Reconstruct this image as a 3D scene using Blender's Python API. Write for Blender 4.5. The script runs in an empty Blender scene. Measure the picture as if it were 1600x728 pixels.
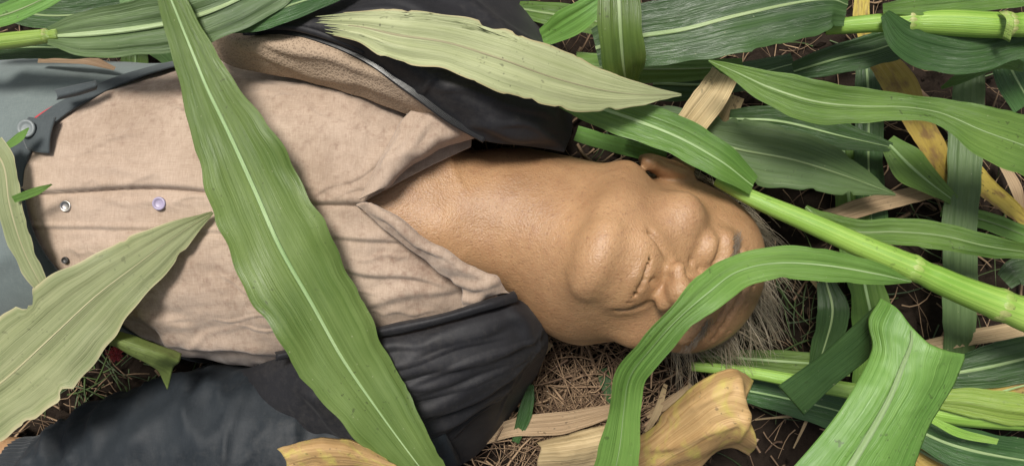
import bpy, math, random
import numpy as np
from mathutils import Vector
R = math.radians
random.seed(4); rng = np.random.default_rng(4)
scene = bpy.context.scene
col = scene.collection

# ------------------------------------------------------------------ camera, sky, sun, exposure
CAM_H, FPX = 1.2, 1292.4
cam = bpy.data.cameras.new('camera'); co = bpy.data.objects.new('camera', cam); col.objects.link(co)
cam.lens = 36.0 * FPX / 1600.0; cam.sensor_width = 36; cam.clip_start = .01; cam.clip_end = 500
co.location = (0, 0, CAM_H); scene.camera = co
world = bpy.data.worlds.new('World'); scene.world = world; world.use_nodes = True
wn = world.node_tree.nodes; wl = world.node_tree.links
sky = wn.new('ShaderNodeTexSky'); sky.sky_type = 'NISHITA'; sky.sun_disc = False
SUN_EL, SUN_AZ = 66, 335          # azimuth measured clockwise from +y
sky.sun_elevation = R(SUN_EL); sky.sun_rotation = R(SUN_AZ); sky.air_density = 1.0; sky.dust_density = 4.0; sky.ozone_density = .6
hsv = wn.new('ShaderNodeHueSaturation'); hsv.inputs['Saturation'].default_value = .45      # thin cloud: a paler sky
wl.new(sky.outputs[0], hsv.inputs['Color']); wl.new(hsv.outputs[0], wn['Background'].inputs[0]); wn['Background'].inputs[1].default_value = .075
sl = bpy.data.lights.new('sun', 'SUN'); so = bpy.data.objects.new('sun', sl); col.objects.link(so)
sl.energy = 3.6; sl.angle = R(15); sl.color = (1, .96, .9)
sd = Vector((math.sin(R(SUN_AZ)) * math.cos(R(SUN_EL)), math.cos(R(SUN_AZ)) * math.cos(R(SUN_EL)), math.sin(R(SUN_EL))))
so.rotation_euler = sd.to_track_quat('Z', 'Y').to_euler(); so.location = sd * 5
vs = scene.view_settings; vs.view_transform = 'Standard'; vs.look = 'None'; vs.gamma = 1; vs.exposure = 0.33
try: vs.use_curve_mapping = False
except Exception: pass

# ------------------------------------------------------------------ helpers
def P(px, py, z):
    s = FPX / (CAM_H - z)
    return np.array([(px - 800) / s, (364 - py) / s, z])
def spline(pts, n=None, t=None):
    """cubic Hermite through the rows of pts, chord-length parameter 0..1"""
    p = np.asarray(pts, float); m = len(p)
    d = np.linalg.norm(np.diff(p[:, :3], axis=0), axis=1); d = np.maximum(d, 1e-6)
    k = np.concatenate([[0], np.cumsum(d)]); k /= k[-1]
    if t is None: t = np.linspace(0, 1, n)
    tan = np.zeros_like(p)
    for i in range(m):
        a, b = max(i - 1, 0), min(i + 1, m - 1)
        tan[i] = (p[b] - p[a]) / (k[b] - k[a])
    j = np.clip(np.searchsorted(k, t, side='right') - 1, 0, m - 2)
    h = (k[j + 1] - k[j]); s = ((t - k[j]) / h)[..., None]; h = h[..., None]
    return ((2*s**3 - 3*s**2 + 1) * p[j] + (s**3 - 2*s**2 + s) * h * tan[j] + (-2*s**3 + 3*s**2) * p[j + 1] + (s**3 - s**2) * h * tan[j + 1])
def wob(x, y, seed, f, octv=4):
    """cheap smooth noise, about -1..1"""
    r = np.random.default_rng(seed); out = 0; amp = 1; tot = 0
    for o in range(octv):
        for _ in range(3):
            a = r.uniform(0, 2 * math.pi); ff = f * r.uniform(.7, 1.4)
            out = out + amp * np.sin((x * math.cos(a) + y * math.sin(a)) * ff + r.uniform(0, 6.28) + 1.3 * np.sin((x * math.sin(a) - y * math.cos(a)) * ff * .6 + r.uniform(0, 6.28)))
            tot += amp
        amp *= .5; f *= 2.05
    return out / tot * 1.8
def tag(o, label=None, cat=None, group=None, kind=None):
    if label: o['label'] = label
    if cat: o['category'] = cat
    if group: o['group'] = group
    if kind: o['kind'] = kind
    return o
def mk(name, verts, faces, mat, parent=None, uv=None, smooth=True, vattr=None):
    me = bpy.data.meshes.new(name)
    me.from_pydata(np.asarray(verts, float).tolist(), [], faces if isinstance(faces, list) else faces.tolist())
    if uv is not None:
        idx = np.empty(len(me.loops), int); me.loops.foreach_get('vertex_index', idx)
        l = me.uv_layers.new(name='UVMap'); l.data.foreach_set('uv', np.asarray(uv, float)[idx].ravel())
    if smooth: me.polygons.foreach_set('use_smooth', [True] * len(me.polygons))
    if mat: me.materials.append(mat)
    me.update()
    o = bpy.data.objects.new(name, me); col.objects.link(o)
    if parent: o.parent = parent
    return o
def gridfaces(nu, nv, closed=False, off=0):
    i = np.arange(nu - 1)[:, None]; j = np.arange(nv if closed else nv - 1)[None, :]
    a = i * nv + j; b = i * nv + (j + 1) % nv
    return (np.stack([a, b, b + nv, a + nv], -1).reshape(-1, 4) + off)
def gnormals(G):
    du = np.gradient(G, axis=0); dv = np.gradient(G, axis=1)
    n = np.cross(du, dv); return n / (np.linalg.norm(n, axis=2, keepdims=True) + 1e-12)
def creases(G, n, lst):
    """raise folds along image-space-measured world segments: (x0,y0,x1,y1, width px, height m, sharp side)"""
    d = np.zeros(G.shape[:2])
    s = FPX / (CAM_H - .2)
    for (x0, y0, x1, y1, w, h, asym) in lst:
        a = P(x0, y0, .2)[:2]; b = P(x1, y1, .2)[:2]; ab = b - a; L = np.linalg.norm(ab); ab /= L
        q = G[..., :2] - a; t = (q @ ab) / L; e = q[..., 0] * -ab[1] + q[..., 1] * ab[0]
        e = e + .0025 * np.sin(t * 9 + x0)
        wm = w / s; ww = np.where(e > 0, wm * (1 + asym), wm * (1 - asym))
        d += h * np.exp(-(e / ww) ** 2) * np.clip((t + .12) / .3, 0, 1) * np.clip((1.12 - t) / .3, 0, 1)
    return d
def solid(o, th, off=-1):
    m = o.modifiers.new('thickness', 'SOLIDIFY'); m.thickness = th; m.offset = off; return o
def patch(name, rows, nu, nv, mat, parent=None, thick=.0015, folds=(), noise=0, seed=1, nf=30, extra=None, aniso=(1, 1), leafuv=False):
    ctr = np.array([[P(*p[:3]) for p in r] for r in rows])
    A = np.stack([spline(r, nv) for r in ctr])               # rows x nv
    G = np.stack([spline(A[:, j], nu) for j in range(nv)], 1)  # nu x nv
    n = gnormals(G)
    if n[..., 2].mean() < 0: n = -n; flip = True
    else: flip = False
    d = creases(G, n, folds) if folds else 0
    if noise: d = d + noise * wob(G[..., 0] * aniso[0], G[..., 1] * aniso[1], seed, nf)
    if extra is not None: d = d + extra(G)
    G = G + n * (np.zeros(G.shape[:2]) + d)[..., None]
    U, V = np.meshgrid(np.linspace(0, 1, nu), np.linspace(0, 1, nv), indexing='ij')
    f = gridfaces(nu, nv)
    if flip: f = f[:, ::-1]
    o = mk(name, G.reshape(-1, 3), f, mat, parent, np.stack([V * .8, U] if leafuv else [U, V], -1).reshape(-1, 2))
    if thick: solid(o, thick)
    return o
def tube(name, ctrl, mat, parent=None, n=60, ns=20, flat=1.0, disp=None, cap=True, world_pts=False):
    c = np.array([list(p[:3]) + [p[3]] if world_pts else list(P(*p[:3])) + [p[3]] for p in ctrl], float)
    S = spline(c, n); C = S[:, :3]; rr = S[:, 3]
    T = np.gradient(C, axis=0); T /= np.linalg.norm(T, axis=1, keepdims=True)
    side = np.cross([0, 0, 1.0], T); side /= np.linalg.norm(side, axis=1, keepdims=True) + 1e-9
    up = np.cross(T, side)
    a = np.linspace(0, 2 * math.pi, ns, endpoint=False)
    s = np.linspace(0, 1, n)
    Rm = rr[:, None] * np.ones(ns)[None]
    G0 = C[:, None] + side[:, None] * (np.cos(a)[None, :, None] * Rm[..., None]) + up[:, None] * (np.sin(a)[None, :, None] * Rm[..., None] * flat)
    if disp is not None: Rm = Rm + disp(s[:, None], a[None, :], G0)
    G = C[:, None] + side[:, None] * (np.cos(a)[None, :, None] * Rm[..., None]) + up[:, None] * (np.sin(a)[None, :, None] * Rm[..., None] * flat)
    v = G.reshape(-1, 3); f = gridfaces(n, ns, True).tolist()
    if cap:
        f += [list(range(ns))[::-1], list(range((n - 1) * ns, n * ns))]
    L = np.concatenate([[0], np.cumsum(np.linalg.norm(np.diff(C, axis=0), axis=1))])
    uv = np.stack(np.meshgrid(L, np.linspace(0, 1, ns), indexing='ij'), -1).reshape(-1, 2)
    return mk(name, v, f, mat, parent, uv)

# ------------------------------------------------------------------ materials
class NT:
    def __init__(s, name):
        s.m = bpy.data.materials.new(name); s.m.use_nodes = True
        s.n = s.m.node_tree.nodes; s.l = s.m.node_tree.links; s.b = s.n['Principled BSDF']; s.out = s.n['Material Output']
    def add(s, t, **kw):
        x = s.n.new(t)
        for k, v in kw.items(): setattr(x, k, v)
        return x
    def put(s, x, i, v):
        if hasattr(v, 'is_linked') or isinstance(v, bpy.types.NodeSocket): s.l.new(v, x.inputs[i])
        else: x.inputs[i].default_value = v
    def math(s, op, a, b=0, c=None):
        x = s.add('ShaderNodeMath', operation=op); s.put(x, 0, a); s.put(x, 1, b)
        if c is not None: s.put(x, 2, c)
        return x.outputs[0]
    def mix(s, f, a, b, bt='MIX'):
        x = s.add('ShaderNodeMix', data_type='RGBA', blend_type=bt); s.put(x, 0, f); s.put(x, 6, a); s.put(x, 7, b); return x.outputs[2]
    def noise(s, vec, scale, detail=4, rough=.55):
        x = s.add('ShaderNodeTexNoise'); s.put(x, 'Scale', scale); s.put(x, 'Detail', detail); s.put(x, 'Roughness', rough)
        if vec is not None: s.l.new(vec, x.inputs['Vector'])
        return x.outputs[0]
    def ramp(s, f, stops):
        x = s.add('ShaderNodeValToRGB'); s.l.new(f, x.inputs[0]); e = x.color_ramp.elements
        while len(e) < len(stops): e.new(.5)
        for el, (p, c) in zip(e, stops): el.position = p; el.color = c if len(c) == 4 else (*c, 1)
        return x.outputs[0]
    def mapv(s, vec, sc, loc=(0, 0, 0)):
        x = s.add('ShaderNodeMapping'); s.l.new(vec, x.inputs[0]); x.inputs['Scale'].default_value = sc
        s.put(x, 'Location', loc); return x.outputs[0]
    def bump(s, h, st, dist=.001):
        x = s.add('ShaderNodeBump'); s.put(x, 'Strength', st); s.put(x, 'Distance', dist); s.l.new(h, x.inputs['Height']); s.l.new(x.outputs[0], s.b.inputs['Normal']); return x.outputs[0]
def c4(c): return (c[0], c[1], c[2], 1)
def leafmat(name, a, b, edge=None, rough=.42, trans=.3, spots=.5, streak=.5, tcol=None, blotch=None):
    t = NT(name); tc = t.add('ShaderNodeTexCoord'); uv = tc.outputs['UV']; ob = tc.outputs['Object']
    oi = t.add('ShaderNodeObjectInfo').outputs['Random']
    off = t.add('ShaderNodeCombineXYZ'); t.l.new(t.math('MULTIPLY', oi, 37.0), off.inputs[0]); t.l.new(t.math('MULTIPLY', oi, 11.0), off.inputs[1])
    fine = t.noise(t.mapv(uv, (1.6, 95, 1), off.outputs[0]), 1.0, 4)
    wide = t.noise(t.mapv(uv, (1.1, 20, 1), off.outputs[0]), 1.0, 3)
    big = t.noise(t.mapv(ob, (9, 9, 9), off.outputs[0]), 1.0, 3)
    f = t.math('ADD', t.math('MULTIPLY', t.math('SUBTRACT', fine, .5), streak * 2.2), t.math('ADD', t.math('MULTIPLY', t.math('SUBTRACT', wide, .5), streak * 2.0), t.math('ADD', .5, t.math('MULTIPLY', t.math('SUBTRACT', big, .5), 1.6))))
    c = t.mix(t.math('MINIMUM', t.math('MAXIMUM', f, 0.0), 1.0), c4(a), c4(b))
    hs = t.add('ShaderNodeHueSaturation'); t.l.new(c, hs.inputs['Color'])
    t.l.new(t.math('ADD', .487, t.math('MULTIPLY', oi, .026)), hs.inputs['Hue']); t.l.new(t.math('ADD', .78, t.math('MULTIPLY', oi, .44)), hs.inputs['Value']); c = hs.outputs[0]
    if blotch is not None:
        bl = t.noise(t.mapv(uv, (9, 3.0, 1), off.outputs[0]), 1.0, 4)
        c = t.mix(t.ramp(bl, [(.5, (0, 0, 0)), (.66, (1, 1, 1))]), c, c4(blotch))
    if edge is not None:   # drying margin
        sep = t.add('ShaderNodeSeparateXYZ'); t.l.new(uv, sep.inputs[0])
        e = t.math('ABSOLUTE', t.math('SUBTRACT', sep.outputs[1], .5))
        e = t.math('ADD', e, t.math('MULTIPLY', t.math('SUBTRACT', big, .5), .1))
        c = t.mix(t.ramp(e, [(.46, (0, 0, 0)), (.5, (1, 1, 1))]), c, c4(edge))
    if spots:
        sp = t.noise(t.mapv(ob, (170, 170, 170), off.outputs[0]), 1.0, 1)
        sp2 = t.noise(t.mapv(ob, (14, 14, 14), off.outputs[0]), 1.0, 2)
        m = t.math('MULTIPLY', t.ramp(sp, [(.66, (0, 0, 0)), (.71, (1, 1, 1))]), t.ramp(sp2, [(.5, (0, 0, 0)), (.62, (1, 1, 1))]))
        c = t.mix(t.math('MULTIPLY', m, spots), c, (.03, .028, .012, 1))
        pk = t.noise(t.mapv(ob, (300, 300, 300), off.outputs[0]), 1.0, 0)
        c = t.mix(t.ramp(pk, [(.84, (0, 0, 0)), (.88, (.45, .45, .45))]), c, (.40, .42, .25, 1))
    t.l.new(c, t.b.inputs['Base Color'])
    t.l.new(t.math('ADD', rough - .17, t.math('MULTIPLY', wide, .22)), t.b.inputs['Roughness']); t.b.inputs['Specular IOR Level'].default_value = .62
    nb = t.bump(t.math('ADD', t.math('MULTIPLY', fine, .6), wide), .8, .0018)
    if trans:
        tr = t.add('ShaderNodeBsdfTranslucent'); t.l.new(t.mix(1.0, c, c4(tcol or (1.0, 1.0, .45)), 'MULTIPLY'), tr.inputs[0])
        ms = t.add('ShaderNodeMixShader'); ms.inputs[0].default_value = trans
        t.l.new(t.b.outputs[0], ms.inputs[1]); t.l.new(tr.outputs[0], ms.inputs[2]); t.l.new(ms.outputs[0], t.out.inputs[0])
    return t.m
M = {}
M['green'] = leafmat('leaf_green', (.060, .13, .020), (.165, .27, .055), rough=.38)
M['mid'] = leafmat('leaf_mid_green', (.085, .165, .026), (.20, .305, .080), rough=.45)
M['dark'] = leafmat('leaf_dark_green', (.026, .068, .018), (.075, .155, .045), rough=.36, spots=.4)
M['lime'] = leafmat('leaf_bright_green', (.10, .22, .035), (.20, .35, .075), rough=.48)
M['grey'] = leafmat('leaf_grey_green', (.075, .15, .045), (.17, .275, .10), rough=.5, spots=.25)
M['olive'] = leafmat('leaf_pale_olive', (.25, .27, .12), (.42, .43, .235), edge=(.45, .38, .2), rough=.6, trans=.2, spots=.6, streak=.8)
M['wilt'] = leafmat('leaf_wilted_grey_green', (.20, .25, .10), (.36, .40, .20), edge=(.46, .42, .24), rough=.6, trans=.2, spots=.3, streak=.9)
M['yellow'] = leafmat('leaf_yellow', (.42, .30, .045), (.58, .44, .10), rough=.5, trans=.25, spots=.8, blotch=(.28, .17, .06))
M['tan'] = leafmat('leaf_dry_tan', (.30, .20, .10), (.54, .40, .23), rough=.7, trans=.15, spots=.5, streak=1.0)
M['brown'] = leafmat('leaf_dry_brown', (.36, .20, .08), (.56, .36, .17), rough=.65, trans=.2, spots=.5, streak=.9, blotch=(.56, .46, .12))
M['rib'] = leafmat('midrib_pale', (.20, .31, .11), (.36, .46, .22), rough=.45, trans=.1, spots=0, streak=.4)
M['ribdry'] = leafmat('midrib_dry', (.36, .34, .18), (.48, .44, .26), rough=.6, trans=.1, spots=0, streak=.5)
M['stalk'] = leafmat('stalk_bright', (.16, .30, .035), (.32, .46, .09), rough=.4, trans=.08, spots=.3, streak=.8)
M['scrap'] = leafmat('leaf_olive_green', (.12, .17, .035), (.22, .28, .08), rough=.5)
M['node'] = leafmat('stalk_node', (.16, .28, .035), (.30, .42, .09), rough=.5, trans=.05, spots=.5, streak=.5, blotch=(.36, .36, .14))

def cloth(name, c, c2, scale, rough, bs, sheen=.2, dirt=None, dist=.0006, dirtamt=.5):
    t = NT(name); tc = t.add('ShaderNodeTexCoord'); ob = tc.outputs['Object']
    w1 = t.noise(t.mapv(ob, (scale, scale * .06, scale * .2)), 1, 2); w2 = t.noise(t.mapv(ob, (scale * .06, scale, scale)), 1, 2)
    wv = t.math('ADD', t.math('MULTIPLY', w1, .5), t.math('MULTIPLY', w2, .5))
    big = t.noise(ob, 11, 5, .6)
    f = t.math('ADD', t.math('MULTIPLY', t.math('SUBTRACT', wv, .5), 1.1), big)
    cc = t.mix(t.ramp(f, [(.25, (0, 0, 0)), (.75, (1, 1, 1))]), c4(c), c4(c2))
    if dirt:
        dn = t.math('ADD', t.math('MULTIPLY', t.noise(ob, 7, 3), .5), t.math('MULTIPLY', t.noise(ob, 110, 5, .7), .55))
        cc = t.mix(t.math('MULTIPLY', t.ramp(dn, [(.53, (0, 0, 0)), (.68, (1, 1, 1))]), dirtamt), cc, c4(dirt))
    t.l.new(cc, t.b.inputs['Base Color']); t.b.inputs['Roughness'].default_value = rough
    t.b.inputs['Sheen Weight'].default_value = sheen; t.b.inputs['Specular IOR Level'].default_value = .25
    t.bump(t.math('ADD', wv, t.math('MULTIPLY', t.noise(ob, 45, 4), .9)), bs, dist)
    return t.m
M['shirt'] = cloth('shirt_tan_linen', (.285, .208, .150), (.435, .335, .258), 1100, .9, .6, dirt=(.19, .12, .085), dirtamt=.75)
M['jacket'] = cloth('jacket_black', (.010, .010, .0115), (.020, .0195, .022), 1400, .58, .4, sheen=.03, dirt=(.06, .055, .05), dirtamt=.3)
M['sleeve'] = cloth('sleeve_navy_black', (.010, .0135, .017), (.020, .025, .030), 1400, .62, .4, sheen=.03, dirt=(.06, .06, .06), dirtamt=.3)
M['trousers'] = cloth('trousers_grey', (.10, .125, .122), (.15, .178, .17), 1300, .8, .4)
M['band'] = cloth('waistband_grey', (.035, .044, .048), (.06, .072, .075), 1300, .75, .4)
M['red'] = cloth('red_thread', (.35, .02, .03), (.5, .05, .06), 900, .8, .3)
M['rib_knit'] = cloth('cuff_black', (.012, .015, .017), (.022, .026, .03), 900, .85, .5)
def lining():
    t = NT('jacket_mesh_lining'); tc = t.add('ShaderNodeTexCoord'); ob = tc.outputs['Object']
    v = t.add('ShaderNodeTexVoronoi'); v.inputs['Scale'].default_value = 420; t.l.new(t.mapv(ob, (1, .8, .8)), v.inputs['Vector'])
    d = v.outputs['Distance']; big = t.noise(ob, 14, 3)
    c = t.mix(t.ramp(d, [(.1, (1, 1, 1)), (.45, (0, 0, 0))]), t.mix(big, (.30, .22, .15, 1), (.40, .30, .21, 1)), (.17, .12, .08, 1))
    t.l.new(c, t.b.inputs['Base Color']); t.b.inputs['Roughness'].default_value = .9
    t.bump(d, .8, .001); return t.m
M['lining'] = lining()
def plain(name, c, rough=.5, metal=0, nscale=200, var=.25):
    t = NT(name); tc = t.add('ShaderNodeTexCoord'); n = t.noise(tc.outputs['Object'], nscale, 3)
    t.l.new(t.mix(n, c4([k * (1 - var) for k in c]), c4([k * (1 + var) for k in c])), t.b.inputs['Base Color'])
    t.b.inputs['Roughness'].default_value = rough; t.b.inputs['Metallic'].default_value = metal; t.bump(n, .2, .0005); return t.m
M['zip'] = plain('zip_teeth', (.05, .05, .048), .3, .6)
M['metalbtn'] = plain('button_steel', (.5, .47, .43), .3, 1)
M['greybtn'] = plain('button_grey', (.17, .19, .19), .45)
M['lilacbtn'] = plain('button_lilac', (.30, .26, .36), .35)
M['blackbtn'] = plain('button_black', (.03, .028, .026), .4)
def skin():
    t = NT('skin'); tc = t.add('ShaderNodeTexCoord'); ob = tc.outputs['Object']
    n1 = t.noise(ob, 9, 4); n2 = t.noise(ob, 55, 5, .65); n3 = t.noise(ob, 420, 3)
    c = t.mix(t.ramp(n1, [(.3, (0, 0, 0)), (.7, (1, 1, 1))]), (.265, .145, .068, 1), (.43, .255, .13, 1))
    c = t.mix(t.math('MULTIPLY', t.ramp(n2, [(.45, (0, 0, 0)), (.75, (1, 1, 1))]), .4), c, (.24, .115, .06, 1))
    n4 = t.noise(ob, 260, 2); c = t.mix(t.math('MULTIPLY', t.ramp(n4, [(.58, (0, 0, 0)), (.72, (1, 1, 1))]), .45), c, (.16, .075, .04, 1))
    t.l.new(c, t.b.inputs['Base Color']); t.b.inputs['Roughness'].default_value = .42
    t.b.inputs['Subsurface Weight'].default_value = .12; t.b.inputs['Subsurface Radius'].default_value = (.012, .005, .003); t.b.inputs['Subsurface Scale'].default_value = .6
    t.bump(t.math('ADD', n3, t.math('MULTIPLY', n2, 1.4)), .8, .0013); return t.m
M['skin'] = skin()
def strand(name, a, b, rough=.5):
    t = NT(name); g = t.add('ShaderNodeNewGeometry').outputs['Random Per Island']
    tc = t.add('ShaderNodeTexCoord'); n = t.noise(tc.outputs['Object'], 60, 3)
    c = t.mix(g, c4(a), c4(b)); c = t.mix(t.math('MULTIPLY', n, .5), c, c4([k * .5 for k in a]))
    t.l.new(c, t.b.inputs['Base Color']); t.b.inputs['Roughness'].default_value = rough; return t.m
M['hair'] = strand('hair_grey', (.30, .235, .145), (.66, .57, .42))
M['brow'] = strand('eyebrow_grey', (.14, .10, .07), (.36, .30, .23))
M['straw'] = strand('straw', (.09, .048, .025), (.46, .31, .18), .75)
M['weed'] = strand('weed_green', (.03, .06, .015), (.10, .15, .045), .5)
def soil():
    t = NT('soil'); tc = t.add('ShaderNodeTexCoord'); ob = tc.outputs['Object']
    n1 = t.noise(ob, 6, 6, .6); n2 = t.noise(ob, 70, 8, .7)
    c = t.mix(n2, (.006, .004, .003, 1), (.034, .024, .017, 1)); c = t.mix(t.math('MULTIPLY', n1, .35), c, (.036, .025, .018, 1))
    t.l.new(c, t.b.inputs['Base Color']); t.b.inputs['Roughness'].default_value = .9
    t.b.inputs['Specular IOR Level'].default_value = .12; t.bump(n2, 1.0, .006); return t.m
M['soil'] = soil()

# ------------------------------------------------------------------ setting: soil and straw
def ground():
    n = 260; a = np.linspace(-1, 1, n); a = np.sign(a) * (np.abs(a) * 1.1 + 40 * np.abs(a) ** 9)
    X, Y = np.meshgrid(a, a, indexing='ij')
    near = np.clip(3 - np.maximum(abs(X), abs(Y)), 0, 1)
    Z = (.012 * wob(X, Y, 3, 9, 3) + .009 * wob(X, Y, 5, 60, 3)) * near - .014
    o = mk('ground', np.stack([X, Y, Z], -1).reshape(-1, 3), gridfaces(n, n), M['soil']); tag(o, kind='structure')
ground()
def ribbons(name, n, sampler, mat, parent=None, seg=4, prism=True):
    V = []; F = []
    for i in range(n):
        pts, w = sampler(i); pts = np.asarray(pts); k = len(pts)
        T = np.gradient(pts, axis=0); T /= np.linalg.norm(T, axis=1, keepdims=True) + 1e-9
        s = np.cross(T, [0.13, .1, 1.0]); s /= np.linalg.norm(s, axis=1, keepdims=True) + 1e-9; u = np.cross(s, T)
        ww = w * np.linspace(1, .35, k)[:, None]; b = len(V)
        ring = [pts + s * ww, pts + u * ww * .7, pts - s * ww]
        for j in range(k):
            for r in ring: V.append(r[j])
        for j in range(k - 1):
            for q in range(3):
                F.append((b + j*3 + q, b + j*3 + (q+1) % 3, b + (j+1)*3 + (q+1) % 3, b + (j+1)*3 + q))
    return mk(name, V, F, mat, parent)
def straw_s(i):
    if i < 1900: x, y = rng.uniform(-.75, .85), rng.uniform(-.42, .42)
    elif i < 2750: x, y = (P(900, 650, 0) + rng.normal(0, .07, 3))[:2]
    else: x, y = rng.uniform(-1.6, 1.6), rng.uniform(-1.3, 1.3)
    a = rng.uniform(0, 6.28); heap = 1900 <= i < 2750; L = rng.uniform(.04, .12) if heap else rng.uniform(.02, .10); z = rng.uniform(0, .035 if heap else .016); bend = rng.normal(0, .35); tilt = rng.normal(0, .05)
    p = []; 
    for t in np.linspace(-.5, .5, 5):
        p.append((x + L * t * math.cos(a + bend * t), y + L * t * math.sin(a + bend * t * 2), z + tilt * L * t * 2 + .003 * math.sin(t * 5)))
    return p, (rng.uniform(.0004, .0014) if rng.random() < .85 else rng.uniform(.0018, .0035))
tag(ribbons('straw_litter', 4800, straw_s, M['straw']), 'loose brown dry straw and stems scattered over dark soil', 'straw', kind='stuff')

def clods():
    ico = np.array([(0, 0, 1), (.9, 0, .35), (.28, .85, .35), (-.72, .53, .35), (-.72, -.53, .35), (.28, -.85, .35), (.72, .53, -.4), (-.28, .85, -.4), (-.9, 0, -.4), (-.28, -.85, -.4), (.72, -.53, -.4), (0, 0, -1)])
    fc = [(0,1,2),(0,2,3),(0,3,4),(0,4,5),(0,5,1),(1,6,2),(2,7,3),(3,8,4),(4,9,5),(5,10,1),(6,7,2),(7,8,3),(8,9,4),(9,10,5),(10,6,1),(11,7,6),(11,8,7),(11,9,8),(11,10,9),(11,6,10)]
    V = []; F = []
    for i in range(1500):
        c = np.array([rng.uniform(-.8, .95), rng.uniform(-.5, .5), rng.uniform(-.012, .004)]); b = len(V); sz = rng.gamma(2, .0022) + .001
        V += list(c + ico * sz * rng.uniform(.6, 1.3, (12, 1)) * [1, 1, .75]); F += [tuple(b + k for k in f) for f in fc]
    tag(mk('soil_clods', V, F, M['soil'], smooth=False), 'dark crumbs and clods of loose soil', 'soil', kind='stuff')
clods()
# ------------------------------------------------------------------ the person
person = bpy.data.objects.new('person', None); col.objects.link(person); person.location = (0, 0, 0)
tag(person, 'person lying on back in tan shirt, open black jacket and grey trousers', 'person')

# torso cross-sections: image x -> (centre image y, half width m, top z)
TS = np.array([(-500, 330, .19, .20), (-150, 312, .19, .205), (0, 302, .186, .215), (120, 308, .182, .232), (200, 316, .186, .243), (300, 330, .202, .250), (430, 336, .206, .252), (560, 336, .208, .240), (680, 338, .205, .212), (800, 340, .195, .17), (1000, 340, .19, .15)])
def tsec(px, k):   # smooth interpolation over image x (at reference height .2)
    xs = TS[:, 0]; return np.interp(px, xs, TS[:, k]) * .5 + .25 * (np.interp(px - 45, xs, TS[:, k]) + np.interp(px + 45, xs, TS[:, k]))
SR = FPX / (CAM_H - .2)
def torso_pt(px, phi, off=0):
    yc = (364 - tsec(px, 1)) / SR; a = tsec(px, 2) + off; h = tsec(px, 3) + off - .02
    c, s = np.cos(phi), np.sin(phi); e = 2 / 2.5
    y = yc + a * np.sign(c) * np.abs(c) ** e
    z = .02 + h * np.sign(s) * np.abs(s) ** e * np.where(s < 0, .15, 1)
    return (px - 800) / SR, y, z
def torso_sheet(name, start, end, off, nu, nv, mat, parent, disp=None, thick=.0012, p0=-8, p1=188):
    phi = np.radians(np.linspace(p0, p1, nv))
    _, y0, z0 = torso_pt(np.full(nv, 300.0), phi, off)
    iy = 364 - y0 * SR
    xs, xe = start(iy), end(iy)
    u = np.linspace(0, 1, nu)[:, None]; px = xs[None] + (xe - xs)[None] * u
    X, Y, Z = torso_pt(px, phi[None], off); G = np.stack([X, Y, Z], -1)
    n = gnormals(G)
    if n[nu // 2, nv // 2, 2] < 0: n = -n
    if disp is not None: G = G + n * disp(G)[..., None]
    f = gridfaces(nu, nv)
    o = mk(name, G.reshape(-1, 3), f, mat, parent, np.stack([u + 0 * px, 0 * u + np.linspace(0, 1, nv)[None]], -1).reshape(-1, 2))
    fn = np.cross(G[1, nv//2] - G[0, nv//2], G[0, nv//2 + 1] - G[0, nv//2])
    if fn[2] < 0: o.data.flip_normals()
    if thick: solid(o, thick)
    return o
def waist(iy): return np.where(iy < 310, 60 + .0043 * (iy - 310) ** 2, 60 + .0024 * (iy - 310) ** 2)
def vneck(iy):
    v = np.where(iy < 317, 566 + (317 - iy) * 1.72, 566 + (iy - 317) * 1.52)
    return np.minimum(v, np.where(iy < 317, 735, 790))
def shirt_disp(G):
    iy = 364 - G[..., 1] * SR; ix = 800 + G[..., 0] * SR
    d = .0022 * wob(G[..., 0] * .45, G[..., 1] * 1.3, 11, 40, 4) + .0007 * wob(G[..., 0], G[..., 1], 12, 140, 3)
    line = 296 + .00009 * (ix - 60) ** 2 + 5 * np.sin(ix / 60)     # overlapping front edge
    d += .0055 / (1 + np.exp((iy - line) / 1.6)) * np.clip((330 - iy) / 10 , 0, 1) * 0 + .0085 * np.exp(-np.clip(line - iy, 0, 999) / 70) / (1 + np.exp(np.clip((iy - line) / .9, -30, 30))) - .0035 * np.exp(-((iy - line - 3) / 2.5) ** 2) 
    seam = 352 + .00007 * (ix - 60) ** 2
    d += .0022 * np.exp(-((iy - seam) / 3.0) ** 2) - .0012 * np.exp(-((iy - seam - 7) / 4.0) ** 2)
    q = np.random.default_rng(8); fine_ = []
    for _ in range(46):
        x0, y0 = q.uniform(80, 640), q.uniform(130, 550); a_ = q.normal(0, .25) + (.25 if y0 < 300 else -.2) * (x0 > 450); l_ = q.uniform(40, 150)
        fine_.append((x0, y0, x0 + l_ * math.cos(a_), y0 + l_ * math.sin(a_), q.uniform(2.2, 5), q.uniform(.0008, .0022), q.uniform(-.5, .5)))
    d += creases(G, None, fine_)
    d += creases(G, None, [
        (385, 175, 640, 150, 14, .004, .3), (400, 200, 610, 215, 16, .003, -.2), (350, 130, 560, 150, 12, .003, 0),
        (520, 410, 700, 440, 9, .006, .4), (540, 365, 690, 372, 9, .004, 0), (560, 470, 740, 440, 10, .004, .2),
        (220, 440, 275, 560, 10, .006, .3), (150, 470, 300, 505, 12, .007, -.4), (250, 530, 430, 545, 12, .008, .3), (170, 500, 290, 560, 12, .006, 0),
        (90, 220, 320, 200, 16, .002, 0), (90, 390, 330, 380, 12, .003, 0), (120, 260, 300, 280, 9, .0025, 0), (590, 260, 650, 190, 10, .005, .3), (80, 150, 240, 160, 12, .003, 0)])
    return d
shirt = torso_sheet('shirt', lambda y: waist(y) - 14, vneck, .004, 260, 520, M['shirt'], person, shirt_disp)
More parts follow.
